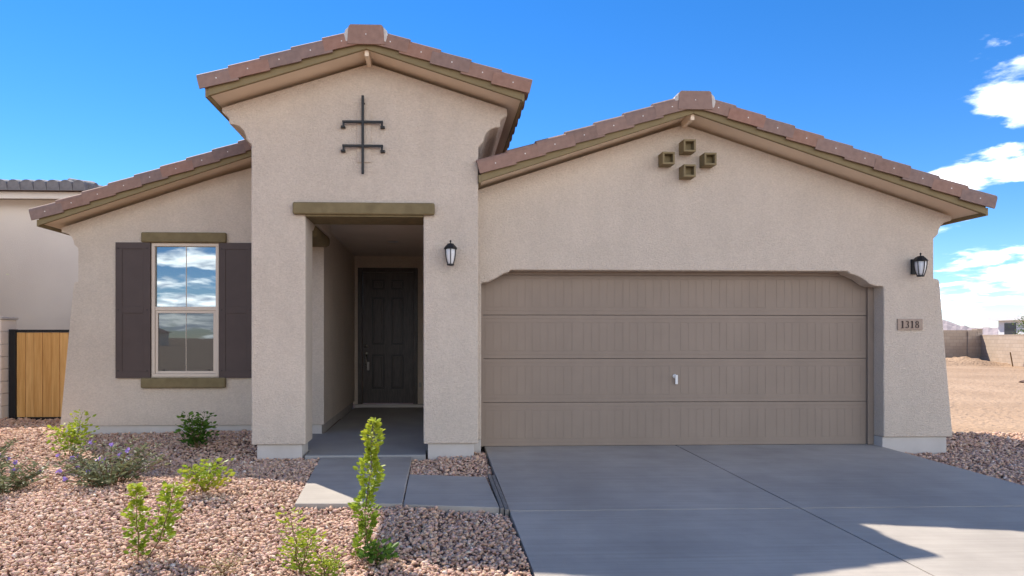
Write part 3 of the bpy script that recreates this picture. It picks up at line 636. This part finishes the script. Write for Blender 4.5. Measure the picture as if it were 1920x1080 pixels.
# ------------------------------------------------------------------ fittings on the walls
def lantern(x, y, z, label):
    """z: middle of the lantern; y: wall plane"""
    r = tag(empty('wall_lantern', (x, y, z)), label, 'lantern', 'black wall lanterns')
    def lp(b, n, m, **k): o = b.build(n, m, r, **k); return o
    cy = -0.125
    lp(MB().box(-0.035, 0.035, -0.02, -0.001, -0.095, 0.09), 'backplate', 'iron', bevel=0.006)
    lp(MB().tube([(0, -0.01, 0.075), (0, -0.05, 0.10), (0, cy, 0.09)], 0.011, 8), 'arm', 'iron', smooth=True)
    lp(MB().lathe([(0.078, 0.052), (0.080, 0.06), (0.060, 0.085), (0.040, 0.105), (0.036, 0.112), (0.012, 0.118)], (0, cy, 0), 8), 'roof', 'iron')
    lp(MB().lathe([(0.006, 0.117), (0.006, 0.13), (0.012, 0.137), (0.010, 0.146), (0.002, 0.155)], (0, cy, 0), 8), 'finial', 'iron')
    prof = [(0.034, -0.118), (0.044, -0.09), (0.056, -0.05), (0.063, -0.005), (0.066, 0.05)]
    lp(MB().lathe([(a * 0.93, h) for a, h in prof], (0, cy, 0), 8), 'glass', 'lampglass', smooth=True)
    for k in range(6):
        a = math.pi / 6 + k * math.pi / 3
        lp(MB().tube([(rr_ * math.cos(a), cy + rr_ * math.sin(a), h) for rr_, h in prof], 0.0052, 5), 'rib', 'iron')
    lp(MB().lathe([(0.030, -0.132), (0.042, -0.128), (0.042, -0.116), (0.034, -0.112)], (0, cy, 0), 10), 'base_ring', 'iron')
    return r
lantern(0.150, 7.58, 2.262, 'black wall lantern with frosted glass on the entry tower pier')
lantern(5.775, 7.88, 2.185, 'black wall lantern with frosted glass above the house number plaque')

pl = tag(empty('house_number_plaque', (5.73, 7.88, 1.484)), 'tan address plaque reading 1318 on the right garage pier', 'plaque')
MB().box(-0.156, 0.156, -0.016, -0.001, -0.067, 0.067).build('plate', 'plaque', pl, bevel=0.004)
def stroke(outer, inner, y0=-0.0225, y1=-0.0165):
    b = MB(); n = len(outer)
    for y in (y0, y1):
        for p in outer: b.v.append((p[0], y, p[1]))
        for p in inner: b.v.append((p[0], y, p[1]))
    m = 2 * n
    for i in range(n - 1):
        b.f += [(i, i + 1, n + i + 1, n + i), (m + i + 1, m + i, m + n + i, m + n + i + 1), (i + 1, i, m + i, m + i + 1), (n + i, n + i + 1, m + n + i + 1, m + n + i)]
    b.f += [(0, n, m + n, m), (n - 1, m + n - 1, m + 2 * n - 1, 2 * n - 1)]
    b.mi += [0] * len(b.f); return b
def ell(cx, cz, rx, rz, tx, tz, a0, a1, n=18):
    A = [R(a0 + (a1 - a0) * i / n) for i in range(n + 1)]
    return [(cx + rx * math.cos(a), cz + rz * math.sin(a)) for a in A], [(cx + (rx - tx) * math.cos(a), cz + (rz - tz) * math.sin(a)) for a in A]
def digit(ch, cx):
    b = MB()
    if ch == '1':
        b.box(cx - .0065, cx + .0065, -.0225, -.0165, -.040, .043); b.box(cx - .017, cx + .017, -.0226, -.0166, -.0445, -.0395)
        b.prism([(cx - .018, .026), (cx - .0066, .032), (cx - .0066, .044), (cx - .0085, .042)], -.0226, -.0166)
    if ch == '3':
        s1 = stroke(*ell(cx - .002, .0225, .019, .0215, .0085, .005, 150, -80)); s2 = stroke(*ell(cx - .003, -.0195, .023, .0245, .010, .005, 80, -155))
        b.add(s1.v, s1.f); b.add(s2.v, s2.f)
    if ch == '8':
        s1 = stroke(*ell(cx, .0225, .0185, .0215, .0075, .004, 0, 360)); s2 = stroke(*ell(cx, -.0205, .0225, .0245, .009, .0045, 0, 360))
        b.add(s1.v, s1.f); b.add(s2.v, s2.f)
    b.build('digit', 'digit', pl)
for ch, cx in (('1', -0.098), ('3', -0.040), ('1', 0.022), ('8', 0.082)): digit(ch, cx)

orn = tag(empty('iron_wall_ornament', (-0.835, 7.58, 3.6)), 'black wrought iron cross-bar ornament on the tower gable', 'ornament')
MB().box(-0.014, 0.014, -0.062, -0.034, -0.435, 0.445).build('upright_bar', 'iron', orn, bevel=0.003)
MB().tube([(0.0, -0.05, 0.37), (0.012, -0.001, 0.37)], 0.011, 6).tube([(0.0, -0.05, -0.36), (0.0, -0.001, -0.36)], 0.011, 6).build('standoff', 'iron', orn)
for z in (0.15, -0.12):
    MB().box(-0.228, 0.228, -0.0625, -0.0345, z - 0.013, z + 0.013).build('cross_bar', 'iron', orn, bevel=0.003)
    for s in (-1, 1):
        MB().box(s * 0.215 - 0.011, s * 0.215 + 0.011, -0.06, -0.036, z - 0.05, z - 0.0135).box(s * 0.222 - 0.024, s * 0.222 + 0.024, -0.056, -0.001, z - 0.066, z - 0.044).build('bracket_foot', 'iron', orn, bevel=0.003)

# ------------------------------------------------------------------ side gate and masonry pier
gate = tag(empty('side_gate', (-6.1, 11.2, -0.06)), 'cedar board side gate in a black steel frame beside the house', 'gate')
GI = Matrix.Translation((6.1, -11.2, 0.06))
def gtp(o): o.parent = gate; o.matrix_parent_inverse = GI; return o
gtp(MB().box(-6.99, -6.885, 11.16, 11.24, -0.07, 1.46).build('hinge_post', 'iron', bevel=0.004))
gtp(MB().box(-6.884, -5.05, 11.18, 11.22, 1.41, 1.455).build('frame_rail', 'iron'))
gtp(MB().box(-6.884, -5.05, 11.18, 11.22, -0.03, 0.02).build('frame_rail', 'iron'))
x = -6.88; i = 0
while x < -5.1:
    wd = 0.138; gtp(MB().box(x, x + wd - 0.007, 11.19 + 0.006 * (i % 2), 11.213, 0.022, 1.408).build('board', 'gate_wood', bevel=0.003)); x += wd; i += 1
pier = tag(empty('masonry_pier', (-7.3, 11.2, -0.1)), 'pale block masonry pier where the side gate hangs', 'pier')
PI_ = Matrix.Translation((7.3, -11.2, 0.1))
for k in range(9):
    o = MB().box(-7.75 + 0.0, -7.01, 11.0, 11.4, -0.18 + k * 0.2, 0.015 + k * 0.2).build('block', 'stucco_nb', bevel=0.006); o.parent = pier; o.matrix_parent_inverse = PI_
o = MB().box(-7.78, -6.99, 10.98, 11.42, 1.62, 1.66).build('cap', 'found', bevel=0.006); o.parent = pier; o.matrix_parent_inverse = PI_

# ------------------------------------------------------------------ neighbour house on the left
nb = tag(empty('neighbour_house', (-12, 14, 0)), 'pale stucco neighbouring house with dark tile eave behind the side gate', 'house')
NI = Matrix.Translation((12, -14, 0))
def nbp(o): o.parent = nb; o.matrix_parent_inverse = NI; return o
nbp(MB().box(-19, -7.05, 13.5, 25, -0.2, 4.05).build('wall', 'stucco_nb'))
nbp(MB().box(-19.3, -6.80, 13.12, 13.16, 4.0, 4.13).box(-6.84, -6.80, 13.16, 25, 4.0, 4.13).build('eave_fascia', 'stucco_nb'))
nbp(MB().box(-19.3, -6.84, 13.16, 25, 4.06, 4.10).build('soffit', 'stucco_nb'))
nbp(MB().box(-15, -7.35, 7.6, 10.75, -0.2, 3.95).box(-15, -9.3, 10.75, 13.5, -0.2, 3.95).build('front_bay', 'stucco_nb'))
fb = MB(); fb.add([(-15.3, 7.25, 4.0), (-7.05, 7.25, 4.0), (-7.05, 10.8, 4.0), (-15.3, 10.8, 4.0), (-11.2, 9.0, 4.7)], [(0, 1, 4), (1, 2, 4), (2, 3, 4), (3, 0, 4), (3, 2, 1, 0)])
nbp(fb.build('front_bay_roof', 'roof_far'))
nr = MB(); nr.add([(-19.4, 13.05, 4.15), (-6.70, 13.05, 4.15), (-6.70, 25.1, 4.15), (-19.4, 25.1, 4.15), (-13.0, 19.0, 5.55)], [(0, 1, 4), (1, 2, 4), (2, 3, 4), (3, 0, 4), (3, 2, 1, 0)])
nbp(nr.build('roof', 'roof_far'))
et = MB(); prof = [(0.115 * math.cos(R(a)), 0.21 * math.sin(R(a))) for a in range(0, 181, 30)]
et.prism([(0.118 * math.cos(R(a)), 0.0 + (0.20 * (math.sin(R(a)) ** 0.5 if a % 180 else 0))) for a in range(0, 181, 20)], 0, 0.5)
et0 = et.build('eave_tile', 'tile_grey'); nbp(et0)
et0.matrix_parent_inverse = Matrix(); et0.matrix_local = NI @ Matrix.Translation((-6.82, 12.98, 4.13)) @ Matrix.Rotation(R(10), 4, 'X')
for k in range(1, 26): inst(et0, nb, NI @ Matrix.Translation((-6.82 - k * 0.243, 12.98, 4.13)) @ Matrix.Rotation(R(10), 4, 'X'), 'eave_tile')
for k in range(12): inst(et0, nb, NI @ Matrix.Translation((-6.64, 13.2 + k * 0.243, 4.13)) @ Matrix.Rotation(R(90), 4, 'Z') @ Matrix.Rotation(R(10), 4, 'X'), 'eave_tile')

# ------------------------------------------------------------------ desert lot on the right: block walls, mound, far house, tree, mountains
def uvbox(o, ax):
    me = o.data; uv = me.uv_layers.new(name='UVMap')
    for p in me.polygons:
        for li in p.loop_indices:
            co = me.vertices[me.loops[li].vertex_index].co; uv.data[li].uv = (co.x + co.y if abs(p.normal.z) < .5 else co.x, co.z)
def blockwall(p0, p1, z0, z1, label, group=None):
    a = Vector((*p0, 0)); b = Vector((*p1, 0)); d = (b - a); Ln = d.length; ang = math.atan2(d.y, d.x)
    r = tag(empty('block_wall', (a.x, a.y, z0)), label, 'wall', group); r.rotation_euler = (0, 0, ang)
    o = MB().box(0, Ln, -0.1, 0.1, 0, z1 - z0).build('masonry', 'block', r); uvbox(o, 0)
    o = MB().box(-0.005, Ln + .005, -0.11, 0.11, z1 - z0, z1 - z0 + 0.05).build('cap', 'block', r); uvbox(o, 0)
    return r
wa = blockwall((20.0, 38.9), (32.3, 38.9), -0.4, 1.72, 'shaded concrete block wall crossing behind the sandy lot')
o = MB().box(11.75, 12.3, -0.2, 0.2, 0.0, 2.16).build('pilaster', 'block', wa); uvbox(o, 0)
o = MB().box(12.3, 12.62, -0.22, 0.22, 0.0, 2.25).build('end_pilaster', 'block', wa); uvbox(o, 0)
blockwall((32.7, 38.9), (27.5, 25.0), -0.4, 1.44, 'sunlit tan concrete block wall along the far side of the sandy lot')
md = MB(); rr = random.Random(5)
nm = 26
for j in range(nm):
    for i in range(nm):
        x = 24.5 + i * 0.33; y = 34.5 + j * 0.16; u = (i / (nm - 1) * 2 - 1); v = (j / (nm - 1) * 2 - 1)
        h = max(0, 1 - u * u) * max(0, 1 - v * v); md.v.append((x, y, -0.26 + 0.42 * h * (0.7 + 0.5 * rr.random()) + 0.1 * math.sin(i * .9) * h))
for j in range(nm - 1):
    for i in range(nm - 1): md.f.append((j * nm + i, j * nm + i + 1, (j + 1) * nm + i + 1, (j + 1) * nm + i)); md.mi.append(0)
tag(md.build('dirt_mound', 'sand', smooth=True), kind='structure')
tag(MB().tube([(30.5, 34.2, -0.25), (30.35, 34.2, 0.55)], 0.03, 6).build('wooden_stake', 'stem'), 'thin wooden stake in the sand before the lit block wall', 'stake')
IV, IF = icos(); rr = random.Random(9)
for (x, y, s, lab) in ((19.6, 21.5, 0.16, 'larger dark stone lying alone on the sandy lot'), (14.6, 15.5, 0.05, 'small dark stone on the sand near the gravel edge')):
    b = MB(); b.add([tuple(v * s * np.array([1.5, 1, 0.6]) * (1 + rr.uniform(-.25, .25)) + np.array([x, y, -0.17])) for v in IV], [tuple(f) for f in IF])
    tag(b.build('stone', 'dirt'), lab, 'stone')
# far house
fh = tag(empty('far_house', (75, 75, 0)), 'white two-storey house under construction beyond the block wall', 'house')
FI = Matrix.Translation((-75, -75, 0))
def fpp(o): o.parent = fh; o.matrix_parent_inverse = FI; return o
fpp(MB().box(66, 84, 58, 76, -0.3, 3.3).build('wall', 'white_wall'))
fpp(MB().box(65.3, 84.7, 57.3, 76.7, 3.3, 3.75).build('roof_edge', 'white_wall'))
for y in (60.5, 66.0, 69.5, 73.6): fpp(MB().box(65.93, 65.99, y, y + 1.5, 1.5, 3.0).build('window', 'dark_glass'))

def leaves(name, spots, size, aspect, mt, parent, rng, tones=None, droop=0.0):
    """spots: (pos, outward dir, tone) -> folded leaf blades"""
    V = []; F = []; T = []
    for (p, d, t) in spots:
        p = Vector(p); d = Vector(d).normalized(); s = size * rng.uniform(0.45, 1.35)
        side = d.cross(Vector((rng.gauss(0, 1), rng.gauss(0, 1), rng.gauss(0, 1)))).normalized(); nrm = d.cross(side)
        w_ = s * aspect; o = len(V)
        tip = p + d * s - Vector((0, 0, droop * s))
        V += [p, p + d * s * 0.35 + side * w_ * .5 + nrm * w_ * .18, p + d * s * 0.75 + side * w_ * .38 + nrm * w_ * .12, tip, p + d * s * 0.75 - side * w_ * .38 + nrm * w_ * .12, p + d * s * 0.35 - side * w_ * .5 + nrm * w_ * .18, p + d * s * 0.5]
        F += [(o, o + 1, o + 6), (o + 1, o + 2, o + 6), (o + 2, o + 3, o + 6), (o + 3, o + 4, o + 6), (o + 4, o + 5, o + 6), (o + 5, o, o + 6)]
        T += [min(1, max(0, t))] * 7
    me = bpy.data.meshes.new(name); me.from_pydata([tuple(v) for v in V], [], F); me.materials.append(M[mt])
    at = me.attributes.new('tone', 'FLOAT', 'POINT'); at.data.foreach_set('value', T)
    o = bpy.data.objects.new(name, me); scn.collection.objects.link(o); o.parent = parent; return o
def rdir(rng, up=0.3):
    a = rng.uniform(0, 6.283); return Vector((math.cos(a), math.sin(a), rng.uniform(-0.4, 1.0) * up + rng.uniform(0, .5)))
def column_plant(name, base, h, w_, mt, label, seed, n, size, lean=0.0, stems=1, sub=0.5, aspect=0.62, bottom=0.08, group='young leafy shrubs in the gravel', tone=(0.1, 0.9)):
    rng = random.Random(seed); r = tag(empty(name, base), label, 'plant', group); sp = []; st = MB()
    for k in range(stems):
        a = rng.uniform(0, 6.283); off = Vector((math.cos(a), math.sin(a), 0)) * w_ * 0.35 * (stems > 1); hh = h * (1 if k == 0 else rng.uniform(0.55, 0.95))
        path = [Vector((0, 0, -0.02))]
        for q in range(1, 7): t = q / 6; path.append(Vector((off.x * t + lean * t * (0.4 + .6 * t) + rng.uniform(-.012, .012), off.y * t + rng.uniform(-.012, .012), hh * t)))
        st.tube(path, [0.005 * (1 - .7 * i / 6) for i in range(7)], 5)
        for q in range(n // stems):
            t = bottom + (1 - bottom) * rng.random() ** 0.85; i = min(5, int(t * 6)); c = path[i].lerp(path[i + 1], t * 6 - i)
            d = rdir(rng); rad = w_ * 0.5 * (0.45 + 0.55 * math.sin(math.pi * min(1, 0.15 + t * 0.85))) * rng.random() ** 0.6
            clump = 0.75 + 0.5 * math.sin(t * 23 + k * 2 + 1.3 * math.sin(3 * d.x))
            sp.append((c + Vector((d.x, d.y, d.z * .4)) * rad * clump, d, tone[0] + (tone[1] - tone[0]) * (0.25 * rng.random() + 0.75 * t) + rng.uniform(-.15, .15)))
    st.build('stem', 'stem', r)
    leaves('foliage', sp, size, aspect, mt, r, rng)
    return r
Gz = lambda x, y: gh(x, y)
def B(x, y): return (x, y, Gz(x, y))
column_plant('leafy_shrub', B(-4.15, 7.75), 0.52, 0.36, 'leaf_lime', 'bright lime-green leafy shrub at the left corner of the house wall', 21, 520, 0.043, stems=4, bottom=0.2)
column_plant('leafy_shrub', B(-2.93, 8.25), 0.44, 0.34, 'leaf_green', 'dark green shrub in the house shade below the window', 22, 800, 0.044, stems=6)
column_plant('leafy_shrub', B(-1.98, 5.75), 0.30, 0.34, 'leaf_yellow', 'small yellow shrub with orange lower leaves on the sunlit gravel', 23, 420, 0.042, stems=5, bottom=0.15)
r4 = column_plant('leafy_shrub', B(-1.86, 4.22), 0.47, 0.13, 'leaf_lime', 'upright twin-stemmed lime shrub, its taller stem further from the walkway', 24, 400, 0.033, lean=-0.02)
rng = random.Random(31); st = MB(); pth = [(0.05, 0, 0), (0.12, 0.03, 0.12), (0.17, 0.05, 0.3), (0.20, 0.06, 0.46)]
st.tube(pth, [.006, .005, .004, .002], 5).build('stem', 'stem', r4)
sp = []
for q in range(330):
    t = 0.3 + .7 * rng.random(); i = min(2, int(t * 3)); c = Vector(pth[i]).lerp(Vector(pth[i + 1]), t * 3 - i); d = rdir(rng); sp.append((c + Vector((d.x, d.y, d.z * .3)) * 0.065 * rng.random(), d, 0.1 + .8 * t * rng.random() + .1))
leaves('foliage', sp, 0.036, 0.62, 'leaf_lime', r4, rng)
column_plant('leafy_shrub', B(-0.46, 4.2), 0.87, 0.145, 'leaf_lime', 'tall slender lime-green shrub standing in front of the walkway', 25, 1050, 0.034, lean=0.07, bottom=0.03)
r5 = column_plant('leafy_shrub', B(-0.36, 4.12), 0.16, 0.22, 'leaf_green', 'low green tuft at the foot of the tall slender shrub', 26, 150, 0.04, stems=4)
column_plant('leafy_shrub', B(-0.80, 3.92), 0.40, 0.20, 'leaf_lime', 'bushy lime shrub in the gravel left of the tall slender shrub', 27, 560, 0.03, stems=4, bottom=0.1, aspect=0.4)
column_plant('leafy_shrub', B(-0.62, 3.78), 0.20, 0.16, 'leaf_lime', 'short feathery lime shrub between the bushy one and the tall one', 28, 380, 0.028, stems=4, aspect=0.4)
column_plant('dry_tuft', B(-1.25, 3.95), 0.12, 0.2, 'leaf_dry', 'dry straw-coloured tuft in the sunlit gravel', 29, 90, 0.05, stems=6, aspect=0.12, group=None)

def ruellia(base, h, w_, seed, nst, label):
    rng = random.Random(seed); r = tag(empty('flowering_shrub', base), label, 'plant', 'sprawling purple-flowered shrubs'); st = MB(); sp = []; fl = []
    for k in range(nst):
        a = rng.uniform(0, 6.283); rad = w_ * 0.5 * rng.random() ** .6; hh = h * rng.uniform(0.35, 1.0) * (1 - 0.45 * (rad / (w_ * .5)) ** 2)
        tip = Vector((math.cos(a) * rad * 1.15, math.sin(a) * rad * 1.15, hh)); p0 = Vector((math.cos(a) * rad * .3, math.sin(a) * rad * .3, -.01))
        mid = p0.lerp(tip, .5) + Vector((0, 0, hh * .12)); path = [p0, p0.lerp(mid, .5) + Vector((0, 0, .02)), mid, mid.lerp(tip, .5), tip]
        st.tube(path, [.004, .0035, .003, .0025, .0015], 4)
        for q in range(rng.randint(14, 24)):
            t = rng.uniform(.12, 1); i = min(3, int(t * 4)); c = path[i].lerp(path[i + 1], t * 4 - i); d = rdir(rng, .5); sp.append((c, d, rng.random() * .6 + .4 * t))
        if rng.random() < 0.24:
            for q in range(5):
                b = q * 1.2566; fl.append((tip + Vector((0, 0, .005)), Vector((math.cos(b), -0.35 + math.sin(b) * .6, math.sin(b) * .8 + .25)), rng.random()))
    st.build('stem', 'stem', r); leaves('foliage', sp, 0.06, 0.26, 'leaf_sage', r, rng, droop=.15)
    if fl: leaves('flower', fl, 0.028, 0.9, 'petal', r, rng)
ruellia(B(-3.02, 6.25), 0.48, 0.95, 41, 70, 'sprawling grey-green shrub with purple flowers at the edge of the house shade')
ruellia(B(-4.45, 6.35), 0.70, 0.95, 42, 60, 'tall straggly shrub with purple flowers between the gate and the lime shrub')
ruellia(B(-3.85, 6.05), 0.38, 0.7, 43, 40, 'low straggly purple-flowered shrub filling the middle of the flowering clump')

def tree(name, base, h, cr, cz, label, seed, n, size, mt='leaf_tree', squash=0.7):
    rng = random.Random(seed); r = tag(empty(name, base), label, 'tree'); tr = MB(); sp = []
    tr.tube([(0, 0, -.1), (0.03 * h, 0, h * .3), (0, 0.02 * h, h * .6)], [.035 * h, .025 * h, .012 * h], 7)
    cl = []
    for k in range(16):
        a = rng.uniform(0, 6.283); e = rng.uniform(-.5, 1); rr_ = cr * rng.uniform(.35, .9)
        c = Vector((math.cos(a) * rr_, math.sin(a) * rr_, cz + e * cr * squash * .8)); cl.append(c)
        tr.tube([(0.02 * h, 0, h * .3 + .1 * h * rng.random()), c * .5 + Vector((0, 0, h * .25)), c], [.012 * h, .008 * h, .003 * h], 5)
    for q in range(n):
        c = rng.choice(cl); d = Vector((rng.gauss(0, 1), rng.gauss(0, 1), rng.gauss(0, .8))); sp.append((c + d * cr * .24, d + Vector((0, 0, .3)), rng.random()))
    tr.build('trunk', 'bark', r); leaves('crown', sp, size, .45, mt, r, rng)
tree('palo_verde_tree', (41.0, 41.5, -0.2), 2.6, 2.0, 1.75, 'feathery green tree behind the sunlit block wall', 51, 16000, 0.11, squash=.5)
tree('young_tree', (-6.15, 7.5, -0.1), 2.4, 0.85, 1.8, 'young tree beside the neighbouring house with lime leaf tips', 52, 1500, 0.07, mt='leaf_lime')

# mountains
rr = random.Random(77); mt_ = MB(); nxm = 600; rows = 5
import mathutils
for j in range(rows):
    for i in range(nxm):
        ang = R(-75 + 150 * i / (nxm - 1)); d = 5200 + j * 350
        deg = -75 + 150 * i / (nxm - 1)
        nz = mathutils.noise.fractal(Vector((deg * 0.22 + 1.7, 3.1, j * .12)), 0.9, 2.0, 6)
        prof = max(20.0, 150 + 130 * nz) * (0, .55, 1, .6, 0)[j]
        mt_.v.append((d * math.sin(ang), d * math.cos(ang), -8 + prof))
for j in range(rows - 1):
    for i in range(nxm - 1): mt_.f.append((j * nxm + i, j * nxm + i + 1, (j + 1) * nxm + i + 1, (j + 1) * nxm + i)); mt_.mi.append(0)
tag(mt_.build('mountains', 'rock'), kind='structure')

# houses across the street, seen only mirrored in the window
for k, (x, y, w_, lab) in enumerate(((-62, -112, 16, 'tan house across the street mirrored in the window, gable facing it'), (-22, -140, 18, 'tan house further down the street mirrored in the window'))):
    r = tag(empty('street_house', (x, y, -0.2)), lab, 'house')
    MB().box(-w_ / 2, w_ / 2, -6, 6, 0, 2.7).build('wall', 'stucco_nb', r)
    MB().prism([(-w_ / 2 - .5, 2.6), (w_ / 2 + .5, 2.6), (0, 2.6 + w_ * .17)], -6.5, 6.5).build('roof', 'roof_far', r)
    for xx in (-4, 3): MB().box(xx, xx + 1.4, 6.0, 6.03, 0.9, 2.2).build('window', 'dark_glass', r)

for o in RT.values(): bpy.data.objects.remove(o)        # template tiles are only meshes
